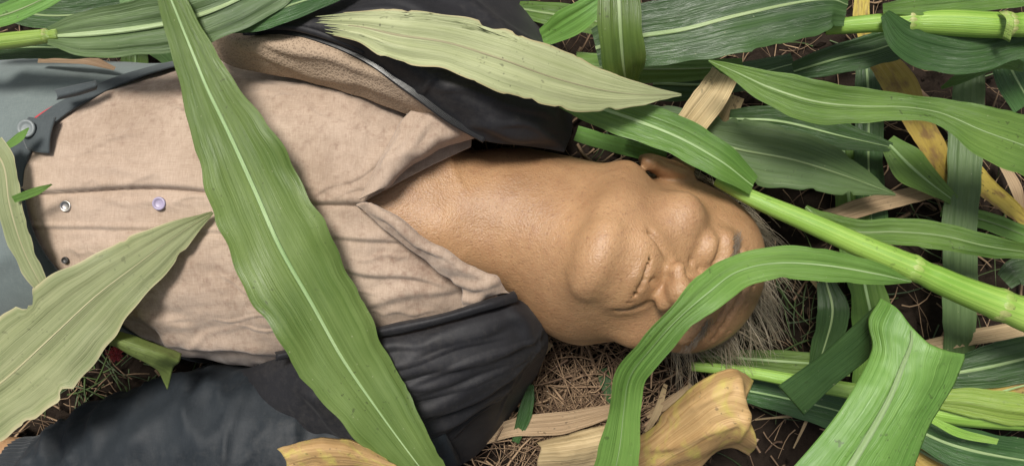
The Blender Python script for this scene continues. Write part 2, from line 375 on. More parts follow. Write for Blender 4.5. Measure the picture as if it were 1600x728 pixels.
# turned-out collar halves
patch('collar', [[(562, 312, .258), (590, 262, .252), (622, 200, .245), (645, 172, .238)],
                 [(585, 300, .264), (622, 252, .262), (660, 205, .256), (700, 182, .248)],
                 [(600, 292, .258), (648, 245, .254), (695, 215, .246), (742, 200, .236)],
                 [(598, 296, .247), (640, 258, .240), (690, 230, .230), (748, 213, .215)]], 40, 60, M['shirt'], shirt, .0018, noise=.0016, seed=21, nf=80,
      folds=[(600, 290, 690, 190, 8, .004, .3), (640, 250, 720, 210, 7, .003, 0), (610, 300, 640, 200, 6, .003, 0)])
patch('collar', [[(558, 318, .254), (620, 372, .246), (690, 425, .236), (722, 448, .228), (722, 482, .215)],
                 [(572, 316, .262), (640, 366, .258), (706, 415, .250), (752, 436, .242), (768, 462, .226)],
                 [(590, 322, .258), (655, 368, .254), (716, 408, .246), (765, 432, .236), (792, 458, .220)],
                 [(588, 328, .246), (655, 376, .238), (715, 418, .226), (765, 440, .216), (800, 462, .200)]], 36, 70, M['shirt'], shirt, .0018, noise=.0018, seed=22, nf=90,
      folds=[(600, 335, 720, 415, 5, .004, .4), (700, 440, 780, 440, 6, .005, 0), (720, 470, 775, 450, 6, .004, 0)])
def button(px, py, r, mat, parent, lift=.007, z=None):
    x = (px - 800) / SR
    phi = np.radians(np.linspace(20, 160, 400)); X, Y, Z = torso_pt(np.full(400, float(px)), phi, .004)
    i = np.argmin(np.abs(364 - Y * (FPX / (CAM_H - Z)) - py)); c = np.array([(px - 800) / (FPX / (CAM_H - Z[i])), Y[i], Z[i] + lift - .002])
    prof = [(0, .0010), (.45, .0010), (.6, .0013), (.72, .0026), (.9, .0028), (1, .0016), (1, 0), (.5, -.002), (0, -.004)]
    ns = 20; V = []; 
    for (k, h) in prof:
        for a in np.linspace(0, 6.2832, ns, endpoint=False): V.append(c + [k * r * math.cos(a), k * r * math.sin(a), h])
    o = mk('button', V, gridfaces(len(prof), ns, True), mat, parent)
    V = []; F = []
    for q in range(4):
        a = q * 1.5708 + .6
        for b in np.linspace(0, 6.2832, 8, endpoint=False): V.append(c + [.22 * r * math.cos(a) + .09 * r * math.cos(b), .22 * r * math.sin(a) + .09 * r * math.sin(b), .00135])
        F.append(list(range(q * 8, q * 8 + 8)))
    return o
tag(button(107, 322, .0068, M['metalbtn'], shirt), 'silver button on the shirt front')
tag(button(252, 318, .0078, M['lilacbtn'], shirt), 'pale lilac button on the shirt front')
tag(button(106, 407, .0042, M['blackbtn'], shirt), 'small black button low on the shirt')

# trousers: seat, waistband, legs
def tr_disp(G): return .002 * wob(G[..., 0], G[..., 1], 31, 22, 4) + creases(G, None, [(0, 160, 130, 120, 14, .004, .2), (-40, 260, 40, 230, 12, .004, 0), (-60, 420, 40, 400, 14, .004, 0)])
trousers = torso_sheet('trousers', lambda y: y * 0 - 330, lambda y: waist(y) - 18, .006, 110, 150, M['trousers'], person, tr_disp)
torso_sheet('waistband', lambda y: waist(y) - 34, lambda y: waist(y) + 4, .0105, 16, 200, M['band'], trousers,
            lambda G: .0008 * wob(G[..., 0], G[..., 1], 33, 60) , .0025)
torso_sheet('red_trim', lambda y: waist(y) - 39, lambda y: waist(y) - 32, .0095, 5, 200, M['red'], trousers, lambda G: .0016 * wob(G[..., 0], G[..., 1], 35, 55) - .0006, .001)
patch('button_tab', [[(44, 232, .236), (36, 208, .236), (46, 184, .230)], [(60, 238, .243), (58, 210, .243), (66, 186, .238)], [(78, 240, .243), (80, 212, .243), (88, 184, .236)]], 14, 14, M['band'], trousers, .002, noise=.0006, nf=90)
button(62, 206, .0105, M['greybtn'], trousers, lift=.028)
patch('belt_loop', [[(86, 142, .246), (120, 134, .245), (150, 128, .24)], [(90, 150, .252), (122, 142, .25), (152, 133, .244)], [(88, 155, .246), (122, 148, .244), (150, 139, .238)]], 12, 20, M['band'], trousers, .0015)
for cy, nm in ((215, 1), (420, 2)):
    tube('trouser_leg', [(-180, cy, .10, .094), (-400, cy - 20 * (3 - 2 * nm), .095, .088), (-800, cy - 60 * (3 - 2 * nm), .09, .072), (-1200, cy - 95 * (3 - 2 * nm), .08, .065)], M['trousers'], trousers, 50, 24,
         disp=lambda s, a, G: .006 * wob(s * 3, a * .3, 7, 5))

# jacket, lower side of the picture: front panel over the shoulder
jacket = patch('jacket', [
    [(330, 600, .05), (400, 572, .15), (480, 548, .205), (570, 526, .222), (680, 503, .228), (760, 480, .220), (805, 468, .20), (838, 492, .165)],
    [(330, 625, .06), (400, 596, .16), (480, 572, .222), (575, 548, .236), (680, 526, .240), (765, 505, .228), (825, 500, .20), (852, 512, .15)],
    [(330, 660, .09), (400, 645, .155), (485, 632, .208), (585, 615, .224), (685, 595, .224), (770, 570, .205), (828, 550, .17), (853, 545, .12)],
    [(330, 720, .07), (400, 715, .11), (485, 710, .16), (585, 700, .172), (685, 670, .17), (760, 630, .15), (815, 595, .11), (842, 575, .07)],
    [(330, 775, .03), (400, 778, .05), (485, 780, .06), (585, 775, .06), (690, 735, .05), (745, 705, .04), (800, 645, .02), (834, 590, .01)],
    [(330, 770, -.01), (400, 772, -.01), (485, 775, -.01), (585, 770, -.01), (690, 732, -.01), (742, 705, -.01), (798, 645, -.01), (832, 590, -.01)]],
    200, 260, M['jacket'], person, .002, noise=.0016, seed=41, nf=34,
    folds=[(575, 640, 820, 560, 4, .003, .4), (590, 605, 840, 520, 4, .003, -.4), (620, 690, 790, 625, 4, .003, .3), (570, 575, 780, 520, 3.5, .0025, .3), (650, 665, 835, 560, 4, .003, 0), (700, 700, 812, 590, 4, .003, .4), (850, 505, 770, 690, 2.5, .002, 0), (560, 600, 690, 590, 4, .003, .3), (580, 590, 830, 530, 14, .008, .45), (570, 625, 835, 545, 10, .006, .3), (600, 670, 825, 570, 14, .008, .4), (610, 560, 790, 500, 10, .005, .3), (640, 700, 800, 600, 12, .007, .2), (640, 640, 810, 560, 9, .005, -.3),
           (580, 545, 700, 520, 6, .003, 0), (800, 480, 845, 560, 10, .005, 0), (560, 660, 600, 728, 14, .006, 0), (480, 600, 560, 700, 16, .008, .3)])
patch('edge_band', [[(430, 562, .222), (570, 530, .236), (680, 506, .242), (765, 482, .234), (808, 470, .21)], [(432, 556, .226), (570, 522, .242), (680, 499, .248), (764, 475, .238), (806, 462, .214)], [(430, 552, .216), (570, 517, .230), (680, 494, .236), (763, 470, .228), (803, 457, .205)]], 10, 90, M['jacket'], jacket, .002, noise=.0008, nf=70)
# front panel of the other side, folded open
patch('jacket_panel', [
    [(372, 52, .225), (392, 56, .238), (460, 52, .254), (560, 87, .268), (640, 140, .270), (700, 184, .262), (752, 216, .246), (812, 224, .226), (880, 238, .18)],
    [(380, 44, .232), (402, 42, .25), (472, 38, .272), (580, 65, .292), (660, 105, .296), (728, 148, .290), (788, 180, .268), (845, 196, .235), (890, 205, .165)],
    [(405, 18, .20), (430, 10, .215), (510, 10, .24), (610, 22, .262), (690, 58, .266), (755, 98, .258), (812, 128, .236), (855, 145, .20), (887, 165, .12)],
    [(430, -50, .14), (450, -55, .155), (520, -55, .175), (610, -45, .19), (700, -20, .195), (770, 15, .185), (822, 55, .165), (855, 85, .12), (878, 120, .05)],
    [(450, -100, .0), (470, -105, -.01), (530, -105, -.01), (620, -95, -.01), (710, -70, -.01), (785, -30, -.01), (838, 15, -.01), (864, 60, -.01), (880, 105, -.01)]],
    190, 260, M['jacket'], jacket, .002, noise=.0018, seed=51, nf=30,
    folds=[(560, 60, 720, 125, 10, .006, .3), (700, 155, 860, 190, 8, .006, .3), (745, 205, 870, 222, 6, .005, 0), (660, 160, 730, 125, 5, .0035, 0), (760, 120, 870, 170, 14, .008, .2), (600, 20, 780, 80, 16, .008, .3), (700, 0, 850, 80, 14, .007, 0), (480, 50, 620, 95, 7, .003, 0), (668, 158, 722, 124, 2, -.002, 0), (760, 196, 868, 212, 3, .0025, 0), (700, 120, 840, 165, 4, .003, .4), (640, 80, 760, 120, 4, .003, .3), (560, 30, 700, 60, 4, .003, .3)])
patch('lining', [
    [(325, 70, .17), (352, 98, .19), (400, 110, .205), (480, 126, .214), (560, 150, .222), (640, 178, .226), (700, 199, .226), (748, 216, .222)],
    [(335, 62, .205), (362, 82, .222), (420, 92, .238), (500, 108, .248), (580, 137, .250), (650, 168, .247), (704, 193, .242), (752, 215, .234)],
    [(350, 56, .230), (376, 64, .246), (440, 70, .262), (520, 86, .270), (600, 122, .272), (665, 162, .266), (708, 189, .256), (754, 214, .243)],
    [(372, 52, .226), (394, 57, .240), (462, 55, .256), (560, 90, .268), (638, 142, .268), (698, 186, .260), (730, 204, .251), (756, 213, .242)]],
    40, 120, M['lining'], jacket, .0015, noise=.0012, seed=61, nf=50, folds=[(400, 90, 640, 165, 5, .003, .2), (420, 78, 600, 130, 5, .003, 0)])
def zipper():
    z = spline([P(*p) for p in [(392, 55, .2425), (460, 51, .2585), (560, 86, .2725), (640, 140, .2745), (700, 184.5, .2665), (754, 217, .250)]], 190)
    T = np.gradient(z, axis=0); T /= np.linalg.norm(T, axis=1, keepdims=True); S = np.cross([0, 0, 1], T); S /= np.linalg.norm(S, axis=1, keepdims=True)
    V = []; F = []
    for i in range(190):
        b = len(V); sg = .0032
        for a in (-.00075, .00075):
            for q in (-sg, sg):
                for h in (-.0012, .0014): V.append(z[i] + T[i] * a + S[i] * q + np.array([0, 0, h]))
        F += [tuple(b + k for k in f) for f in ((0, 1, 3, 2), (4, 6, 7, 5), (0, 4, 5, 1), (2, 3, 7, 6), (1, 5, 7, 3), (0, 2, 6, 4))]
    o = mk('zipper', V, F, M['zip'], jacket, smooth=False); return o
zipper()
tube('zipper_tape', [(382, 52, .238, .003), (392, 58, .2405, .0028), (460, 54, .2565, .0028), (560, 90, .2705, .0028), (640, 144, .2725, .0028), (700, 188, .2645, .0028), (756, 220, .248, .0028)], M['jacket'], jacket, 90, 8)
tube('zipper_piping', [(388, 48, .252, .004), (410, 42, .258, .0045), (460, 43, .268, .0045), (520, 60, .276, .004), (570, 82, .28, .003)], M['jacket'], jacket, 50, 10)
def slv(s, a, G):
    w_ = wob(s * 1.0, a * .15 + s * .5, 71, 15, 3); return .010 * (1 - np.abs(w_)) ** 3 - .004 + .003 * wob(s, a * .16, 72, 40, 3) + .006 * np.sin(s * 46 + 1.5 * np.sin(a * 2 + 1)) * np.exp(-((s - .32) / .2) ** 2) * (.5 + .5 * np.sin(a * 1 + 2)) + .004 * np.sin(s * 80 + 2 * np.cos(a)) * np.exp(-((s - .86) / .1) ** 2)
tube('jacket_sleeve', [(690, 640, .10, .075), (600, 672, .105, .092), (500, 690, .105, .104), (400, 692, .102, .104), (300, 688, .096, .095), (210, 704, .088, .082), (140, 726, .078, .071), (85, 737, .068, .060), (66, 739, .064, .050)], M['sleeve'], jacket, 150, 60, flat=.92, disp=slv)
def knit(s, a, G): return .0011 * np.sign(np.sin(a * 46)) * np.clip(np.abs(np.sin(a * 46)), 0, .6) + .001 * np.sin(s * 9)
tube('cuff', [(78, 738, .066, .051), (60, 738, .063, .0505), (40, 737, .061, .0475), (20, 736, .060, .043)], M['rib_knit'], jacket, 24, 276, flat=.9, disp=knit, cap=False)
tube('jacket_sleeve', [(700, 40, .11, .08), (660, -60, .10, .09), (610, -180, .095, .085), (520, -330, .09, .07), (400, -430, .08, .055)], M['sleeve'], jacket, 80, 40, flat=.9, disp=slv)

# body: one signed-distance surface (head, neck, torso, arms and hands)
H_ = .003
gx = np.arange(-1.02, .46, H_, dtype=np.float32); gy = np.arange(-.40, .80, H_, dtype=np.float32); gz = np.arange(-.012, .36, H_, dtype=np.float32)
FLD = np.full((len(gx), len(gy), len(gz)), .06, np.float32)
I3 = np.eye(3); Z3 = np.zeros(3)
def put(fn, lo, hi, k, frame=(I3, Z3), sub=False, cut=.06):
    Mx, O = frame; lo, hi = np.array(lo) - .02 - k, np.array(hi) + .02 + k
    cor = np.array([[(lo, hi)[a][0], (lo, hi)[b][1], (lo, hi)[c][2]] for a in (0, 1) for b in (0, 1) for c in (0, 1)]) @ Mx.T + O
    l, h = cor.min(0), cor.max(0); sl_ = []
    for g, a, b in zip((gx, gy, gz), l, h):
        i0, i1 = np.searchsorted(g, a), np.searchsorted(g, b); sl_.append(slice(i0, i1))
    if any(s.stop <= s.start for s in sl_): return
    X = np.stack(np.meshgrid(gx[sl_[0]], gy[sl_[1]], gz[sl_[2]], indexing='ij'), -1) - O.astype(np.float32)
    p = X @ Mx.astype(np.float32)            # world -> local (Mx columns are the local axes)
    d = fn(p); f = FLD[tuple(sl_)]
    if sub:
        d = -d; h_ = np.clip(.5 - .5 * (d - f) / k * -1 * -1, 0, 1); h_ = np.clip(.5 + .5 * (d - f) / k, 0, 1); r = f * (1 - h_) + d * h_ + k * h_ * (1 - h_)
    else:
        h_ = np.clip(.5 + .5 * (d - f) / k, 0, 1); r = d * (1 - h_) + f * h_ - k * h_ * (1 - h_)
    FLD[tuple(sl_)] = r
def ell(c, r):
    c = np.array(c, np.float32); r = np.array(r, np.float32)
    def f(p):
        q = (p - c); k0 = np.sqrt(((q / r) ** 2).sum(-1)); k1 = np.sqrt(((q / r ** 2) ** 2).sum(-1)) + 1e-6; return k0 * (k0 - 1) / k1
    return f, c - r, c + r
def cap(a, b, ra, rb):
    a = np.array(a, np.float32); b = np.array(b, np.float32); ab = b - a; L2 = float((ab ** 2).sum())
    def f(p):
        t = np.clip(((p - a) @ ab) / L2, 0, 1); return np.sqrt(((p - a - t[..., None] * ab) ** 2).sum(-1)) - (ra + (rb - ra) * t)
    m = max(ra, rb); return f, np.minimum(a, b) - m, np.maximum(a, b) + m
# head frame: tipped back, turned a little to the lower side of the picture
def rot(v, ax, t): ax = ax / np.linalg.norm(ax); return v * math.cos(t) + np.cross(ax, v) * math.sin(t) + ax * (ax @ v) * (1 - math.cos(t))
AL, TH, ROLL, HS = R(25), R(13), R(-15), 1.25
face, crown, right = np.array([math.sin(AL), 0, math.cos(AL)]), np.array([math.cos(AL), 0, -math.sin(AL)]), np.array([0, 1.0, 0])
face, right = face * math.cos(TH) - right * math.sin(TH), right * math.cos(TH) + face * math.sin(TH)
face, crown, right = [rot(v, np.array([0, 0, 1.0]), ROLL) for v in (face, crown, right)]
HM = np.stack([right, face, crown], 1)
HZ = .138; chin = HM @ (np.array([0, .088, -.11]) * HS); hp = P(932, 412, HZ + chin[2]); HO = np.array([hp[0] - chin[0], hp[1] - chin[1], HZ])
HV = np.array([1.16, 1, 1]) * HS
def head(prim, k, sub=False):
    fn, lo, hi = prim; put(lambda p: fn(p / HV.astype(np.float32)) * HS, lo * HV, hi * HV, k * HS, (HM, HO), sub)
head(ell((0, -.012, .032), (.076, .098, .086)), .01)
head(ell((0, .032, .050), (.062, .052, .052)), .03)
head(ell((0, .028, -.045), (.060, .064, .072)), .03)
for s in (-1, 1):
    head(cap((s * .057, -.005, -.058), (s * .018, .068, -.100), .017, .016), .025)
    head(ell((s * .046, .056, -.022), (.022, .022, .019)), .022)
    head(cap((s * .040, .074, .021), (s * .012, .085, .020), .011, .011), .014)
head(ell((0, .078, -.104), (.020, .016, .015)), .018)
head(ell((0, .078, -.066), (.030, .020, .022)), .018)
for s in (-1, 1): head(ell((s * .031, .100, .003), (.017, .017, .013)), .012, True)
head(cap((0, .086, .014), (0, .107, -.030), .0075, .0105), .011)
head(ell((0, .109, -.033), (.0105, .011, .0095)), .007)
for s in (-1, 1):
    head(ell((s * .0135, .098, -.036), (.008, .010, .0075)), .006)
    head(ell((s * .031, .0735, .002), (.0165, .0160, .0125)), .005)
    head(ell((s * .0065, .103, -.0455), (.0034, .006, .004)), .003, True)
    for q in range(7):      # closed eyelid line and lid fold
        t0, t1 = -1 + q * 2 / 7, -1 + (q + 1) * 2 / 7
        e = lambda t, zz, dy: (s * .031 + .0145 * t, .0898 - .0055 * t * t + dy, zz - .0030 * (1 - t * t))
        head(cap(e(t0, -.002, 0), e(t1, -.002, 0), .0014, .0014), .0022, True)
        head(cap(e(t0, .0125, -.0035), e(t1, .0125, -.0035), .0011, .0011), .003, True)
        head(cap(e(t0, -.0125, -.003), e(t1, -.0125, -.003), .0011, .0011), .004, True)
    head(cap((s * .020, .094, -.040), (s * .031, .080, -.066), .0018, .0018), .007, True)   # nasolabial fold
    head(cap((s * .036, .070, -.030), (s * .046, .052, -.062), .0016, .0016), .008, True)
    head(ell((s * .078, -.020, -.008), (.009, .021, .033)), .008)
    head(ell((s * .0885, -.016, -.008), (.0075, .013, .022)), .005, True)
    head(cap((s * .084, -.034, .008), (s * .084, -.022, .022), .0045, .0045), .004)
    head(ell((s * .079, -.008, -.036), (.006, .008, .010)), .006)
lip = lambda t, z, y: (.025 * t, y - .014 * t * t, z)
for q in range(8):
    t0, t1 = -1 + q / 4, -1 + (q + 1) / 4
    head(cap(lip(t0, -.0600 - .002 * t0 * t0, .0935), lip(t1, -.0600 - .002 * t1 * t1, .0935), .0052 - .003 * abs(t0), .0052 - .003 * abs(t1)), .004)
    head(cap(lip(t0, -.0715 + .006 * t0 * t0, .0935), lip(t1, -.0715 + .006 * t1 * t1, .0935), .0062 - .004 * abs(t0), .0062 - .004 * abs(t1)), .004)
for q in range(8):
    t0, t1 = -1.1 + q * 2.2 / 8, -1.1 + (q + 1) * 2.2 / 8
    head(cap(lip(t0, -.0655, .0985), lip(t1, -.0655, .0985), .0016, .0016), .0022, True)
head(cap((0, .098, -.048), (0, .097, -.057), .0022, .0022), .004, True)
for z0, dp in ((.040, .0852), (.051, .0848), (.062, .0800)):   # forehead creases
    for q in range(6):
        t0, t1 = -1 + q / 3, -1 + (q + 1) / 3
        g = lambda t: (.040 * t, dp + .0045 - .012 * t * t, z0 + .002 * math.sin(4 * t))
        head(cap(g(t0), g(t1), .0007, .0007), .005, True)
# neck, shoulders, torso, arms
def W(prim, k, sub=False): put(prim[0], prim[1], prim[2], k, sub=sub)
hb = HO + HM @ (np.array([0, -.02, -.055]) * HS)
W(cap(hb, P(810, 347, .122), .080, .084), .035); W(cap(P(810, 347, .122), P(660, 338, .125), .084, .084), .05)
hj = HO + HM @ (np.array([0, .045, -.085]) * HS); W(cap(hj, P(770, 345, .142), .028, .040), .04)
W(ell(P(900, 398, .135), (.085, .108, .088)), .045)
W(cap(P(850, 285, .165), P(690, 345, .195), .012, .014), .03); W(cap(P(845, 420, .16), P(690, 360, .195), .012, .014), .03)
W(ell(P(800, 350, .192), (.016, .014, .014)), .02)
def torsof(p):
    px = 800 + p[..., 0] * SR; yc = (364 - tsec(px, 1)) / SR; a = tsec(px, 2) * .87; h = (tsec(px, 3) - .014)
    b = h / 2; q = np.sqrt(((p[..., 1] - yc) / a) ** 2 + ((p[..., 2] - b) / b) ** 2)
    qq = (np.abs((p[..., 1] - yc) / a) ** 2.4 + np.abs((p[..., 2] - b) / b) ** 2.4) ** (1 / 2.4)
    d = (qq - 1) * np.minimum(a, b); x1 = (690 - 800) / SR
    return np.maximum(d, np.maximum(p[..., 0] - x1, -.66 - p[..., 0])).astype(np.float32)
put(torsof, (-.66, -.2, 0), (-.05, .25, .26), .05)
def hand(wr, dirv, palmn):
    d = np.array(dirv, float); d /= np.linalg.norm(d); n = np.array(palmn, float); s = np.cross(n, d); s /= np.linalg.norm(s)
    for q in (-.026, -.009, .009, .026): W(cap(wr + d * .02 + s * q * .6, wr + d * .085 + s * q, .013, .012), .01)
    for q, L in ((-.030, .062), (-.010, .078), (.011, .085), (.031, .074)):
        a = wr + d * .088 + s * q; b = a + d * L * .5 + n * .004; c = b + d * L * .5 - n * .02
        W(cap(a, b, .0098, .009), .003); W(cap(b, c, .009, .0075), .003)
    t0 = wr + d * .03 + s * .03; t1 = t0 + d * .035 + s * .024 - n * .006; t2 = t1 + d * .032 + s * .006 - n * .006
    W(cap(t0, t1, .014, .0115), .008); W(cap(t1, t2, .0115, .009), .004)
for chain in ([(700, 600, .115, .060), (500, 690, .10, .052), (330, 690, .09, .043), (90, 728, .062, .036), (-20, 716, .055, .031)],
              [(700, 90, .115, .060), (660, -60, .10, .05), (600, -200, .09, .045), (430, -410, .075, .035), (380, -455, .065, .030)]):
    for a, b in zip(chain[:-1], chain[1:]): W(cap(P(*a[:3]), P(*b[:3]), a[3], b[3]), .02)
    w0, w1 = P(*chain[-2][:3]), P(*chain[-1][:3]); hand(w1, w1 - w0, (0, 0, 1.0))
def surface_nets(F, ox, oy, oz, h):
    s = F < 0
    nx, ny, nz = F.shape
    cs = np.zeros((nx-1, ny-1, nz-1), np.uint8)
    for a in (0, 1):
        for b in (0, 1):
            for c in (0, 1): cs += s[a:nx-1+a, b:ny-1+b, c:nz-1+c]
    act = (cs > 0) & (cs < 8); I = np.argwhere(act); idx = np.full(act.shape, -1, np.int64); idx[act] = np.arange(len(I))
    acc = np.zeros((len(I), 3)); cnt = np.zeros(len(I))
    cors = [np.array(c) for c in np.ndindex(2, 2, 2)]
    for c in cors:
        for ax in range(3):
            if c[ax] == 0:
                c2 = c.copy(); c2[ax] = 1
                f0 = F[tuple((I + c).T)]; f1 = F[tuple((I + c2).T)]; m = (f0 < 0) != (f1 < 0)
                t = np.where(m, f0 / np.where(f0 == f1, 1, f0 - f1), 0); pt = c[None] + (c2 - c)[None] * t[:, None]
                acc[m] += pt[m]; cnt[m] += 1
    V = (I + acc / cnt[:, None]) * h + np.array([ox, oy, oz])
    Q = []
    for ax in range(3):
        u, v = (ax + 1) % 3, (ax + 2) % 3
        A = [slice(None)] * 3; B = [slice(None)] * 3; A[ax] = slice(0, -1); B[ax] = slice(1, None)
        ch = s[tuple(A)] != s[tuple(B)]; E = np.argwhere(ch); E = E[(E[:, u] > 0) & (E[:, v] > 0)]
        E = E[(E[:, u] < F.shape[u] - 1) & (E[:, v] < F.shape[v] - 1)]
        inside = s[tuple(E.T)]; du = np.eye(3, dtype=int)[u]; dv = np.eye(3, dtype=int)[v]
        q = np.stack([idx[tuple((E - du - dv).T)], idx[tuple((E - dv).T)], idx[tuple(E.T)], idx[tuple((E - du).T)]], 1)
        q[~inside] = q[~inside][:, ::-1]; Q.append(q)
    return V, np.concatenate(Q)
FLD[:, :, 0] = .06; FLD[0] = .06; FLD[-1] = .06; FLD[:, 0] = .06; FLD[:, -1] = .06; FLD[:, :, -1] = .06
Vb, Qb = surface_nets(FLD, gx[0], gy[0], gz[0], H_)
body = mk('body', Vb, Qb, M['skin'], person)
del FLD

# hair: thin grey fringe round the back of a bald head, and eyebrows
def l2w(p): return HO + HM @ (np.asarray(p) * HV)
def hair_s(i):
    while True:
        d = rng.normal(0, 1, 3); d /= np.linalg.norm(d)
        if d[2] > -.25 and d[1] < (.62 if d[2] > .66 else -.12 + .9 * max(d[2], 0)) + rng.normal(0, .05): break
    r = np.array([.078, .100, .089]); c = np.array([0, -.012, .032]); g = HM.T @ np.array([0, 0, -1.0])
    L = rng.uniform(.04, .10); p = []; sw = rng.normal(0, .35, 3); lift = rng.uniform(0, .22)
    comb = np.array([-.5, -.1, .8]) if d[2] > .3 else np.array([0, -.8, -.2])
    if d[2] > .40:
        b = l2w(c + r * d * 1.0); n_ = b - l2w(c); n_ /= np.linalg.norm(n_); L *= .85
        cl = np.random.default_rng(int(d[0] * 9 + 50) * 31 + int(d[1] * 9 + 50)); dw = np.array([.5, -.8, -.1]) + cl.normal(0, .28, 3) + rng.normal(0, .10, 3); dw -= n_ * min(dw @ n_, 0); dw /= np.linalg.norm(dw)
        for t in np.linspace(0, 1, 7):
            w = b + L * (t * dw + (.22 * t - .2 * t * t) * n_ + np.array([.05, -.15, -.5]) * t * t); w[2] = max(w[2], .008); p.append(w)
        return p, rng.uniform(.0003, .0006)
    for t in np.linspace(0, 1, 7):
        dd = d + t * L * 8 * (.45 * g + .6 * comb + sw); dd /= np.linalg.norm(dd)
        w = l2w(c + r * dd * (1.01 + lift * t + .03 * math.sin(t * 2.6)))
        w[2] = max(w[2], .004 + .006 * rng.random()); p.append(w)
    return p, rng.uniform(.0003, .0006)
ribbons('hair', 4200, hair_s, M['hair'], person)
def brow_s(sgn):
    def f(i):
        t = rng.uniform(-1, 1); x = sgn * (.030 + .020 * t); z = .0235 + .003 * (1 - t * t) + rng.normal(0, .0022)
        y = .0945 - .010 * ((t + 1) / 2) ** 2 - abs(z - .0235) * .3; d = np.array([sgn * .008, -.0015 + .002 * rng.random(), rng.normal(0, .003)])
        b = np.array([x, y - .001, z]); return [l2w(b), l2w(b + d * .5 + [0, .002, 0]), l2w(b + d + [0, .001, 0])], rng.uniform(.0002, .0004)
    return f
for s in (-1, 1): ribbons('eyebrow', 160, brow_s(s), M['brow'], person)

# ------------------------------------------------------------------ maize leaves
def leaf(ctrl, mat, label, cat='leaf', name='maize_leaf', parent=None, vf=.10, arch=.0, ripple=.05, rf=7, seed=0, nu=70, nv=33, jag=0, nick=.10, rib='rib', ribw=.075, group='fallen maize leaves', pleat=.03, dip=0):
    """ctrl: (image x, image y, z, half width in image px, roll in degrees)"""
    c = np.array([list(P(*p[:3])) + [p[3] * (CAM_H - p[2]) / FPX, p[4] if len(p) > 4 else 0] for p in ctrl])
    r = np.random.default_rng(seed + 100)
    v = np.linspace(-1, 1, nv); t0 = np.zeros(nv)
    if jag: t0 = jag * np.abs(np.interp(np.arange(nv), np.arange(0, nv, 1), r.normal(0, 1, nv)))
    t = t0[None] + (1 - t0)[None] * np.linspace(0, 1, nu)[:, None]
    S = spline(c, t=np.linspace(0, 1, nu * 3)); tt = np.linspace(0, 1, nu * 3)
    C = S[:, :3]; T = np.gradient(C, axis=0); T /= np.linalg.norm(T, axis=1, keepdims=True)
    sd_ = np.cross([0, 0, 1.0], T); sd_ /= np.linalg.norm(sd_, axis=1, keepdims=True) + 1e-9; N = np.cross(T, sd_)
    ro = np.radians(S[:, 4])[:, None]; sd2 = sd_ * np.cos(ro) + N * np.sin(ro); N2 = N * np.cos(ro) - sd_ * np.sin(ro)
    L = np.linalg.norm(np.diff(C, axis=0), axis=1).sum()
    def smp(A): return np.stack([np.interp(t, tt, A[:, k]) for k in range(A.shape[1])], -1)
    Cg, Sg, Ng = smp(C), smp(sd2), smp(N2); hw = np.maximum(np.interp(t, tt, S[:, 3]), .0006)
    V = v[None] * np.ones_like(t); av = np.abs(V)
    ph = r.uniform(0, 6.28, 4); sgn = np.where(V > 0, 1, 0)
    edge = 1 + .035 * np.sin(t * L * 60 + ph[0] + sgn * 2) * av + .02 * np.sin(t * L * 140 + ph[1] + sgn) * av
    if nick: edge -= nick * np.clip(wob(t * L, V * 0 + sgn * 3, seed + 9, 75, 3) - .35, 0, 1) * av ** 3
    rp = ripple * hw * av ** 1.6 * (np.sin(t * L * rf * 6 + ph[2] + sgn * 1.9 + np.sin(t * L * rf * 3.1 + ph[3])))
    h = vf * hw * av - arch * hw * V ** 2 + rp + pleat * hw * np.cos(V * 13 + .5 * np.sin(t * L * 9 + ph[0])) * np.clip(1 - av, 0, 1) + pleat * 1.5 * hw * wob(t * L * .22, V * .5 + seed, seed + 7, 15, 2) * np.clip(av * 6, 0, 1) + .003 * wob(t * L * 1.0, V * .03, seed + 3, 14, 3) + .07 * hw * wob(t * L * 1.4, V * hw * 3, seed + 5, 26, 2) * av
    G = Cg + Sg * (V * hw * edge)[..., None] + Ng * h[..., None]
    uv = np.stack([t * L * 4, V * .5 + .5], -1).reshape(-1, 2)
    o = mk(name, G.reshape(-1, 3), gridfaces(nu, nv), M[mat], parent, uv)
    if parent is None: tag(o, label, cat, group)
    elif label: tag(o, label)
    if rib:   # raised midrib, both faces
        k = nu * 3; mid = nv // 2; mC = G[:, mid]; mT = np.gradient(mC, axis=0); mT /= np.linalg.norm(mT, axis=1, keepdims=True) + 1e-9
        mS, mN = Sg[:, mid], Ng[:, mid]; w = (ribw * hw[:, mid] * np.linspace(1.25, .25, nu) + .0002)[:, None]
        ang = np.linspace(0, 2 * math.pi, 8, endpoint=False)
        Rr = np.stack([mC + mS * w * math.cos(a) + mN * (w * .26 * math.sin(a) + pleat * .3 * w) for a in ang], 1)
        uvm = np.stack(np.meshgrid(np.linspace(0, L * 4, nu), np.linspace(.4, .6, 8), indexing='ij'), -1).reshape(-1, 2)
        mk('midrib', Rr.reshape(-1, 3), gridfaces(nu, 8, True), M[rib], o, uvm)
    return o
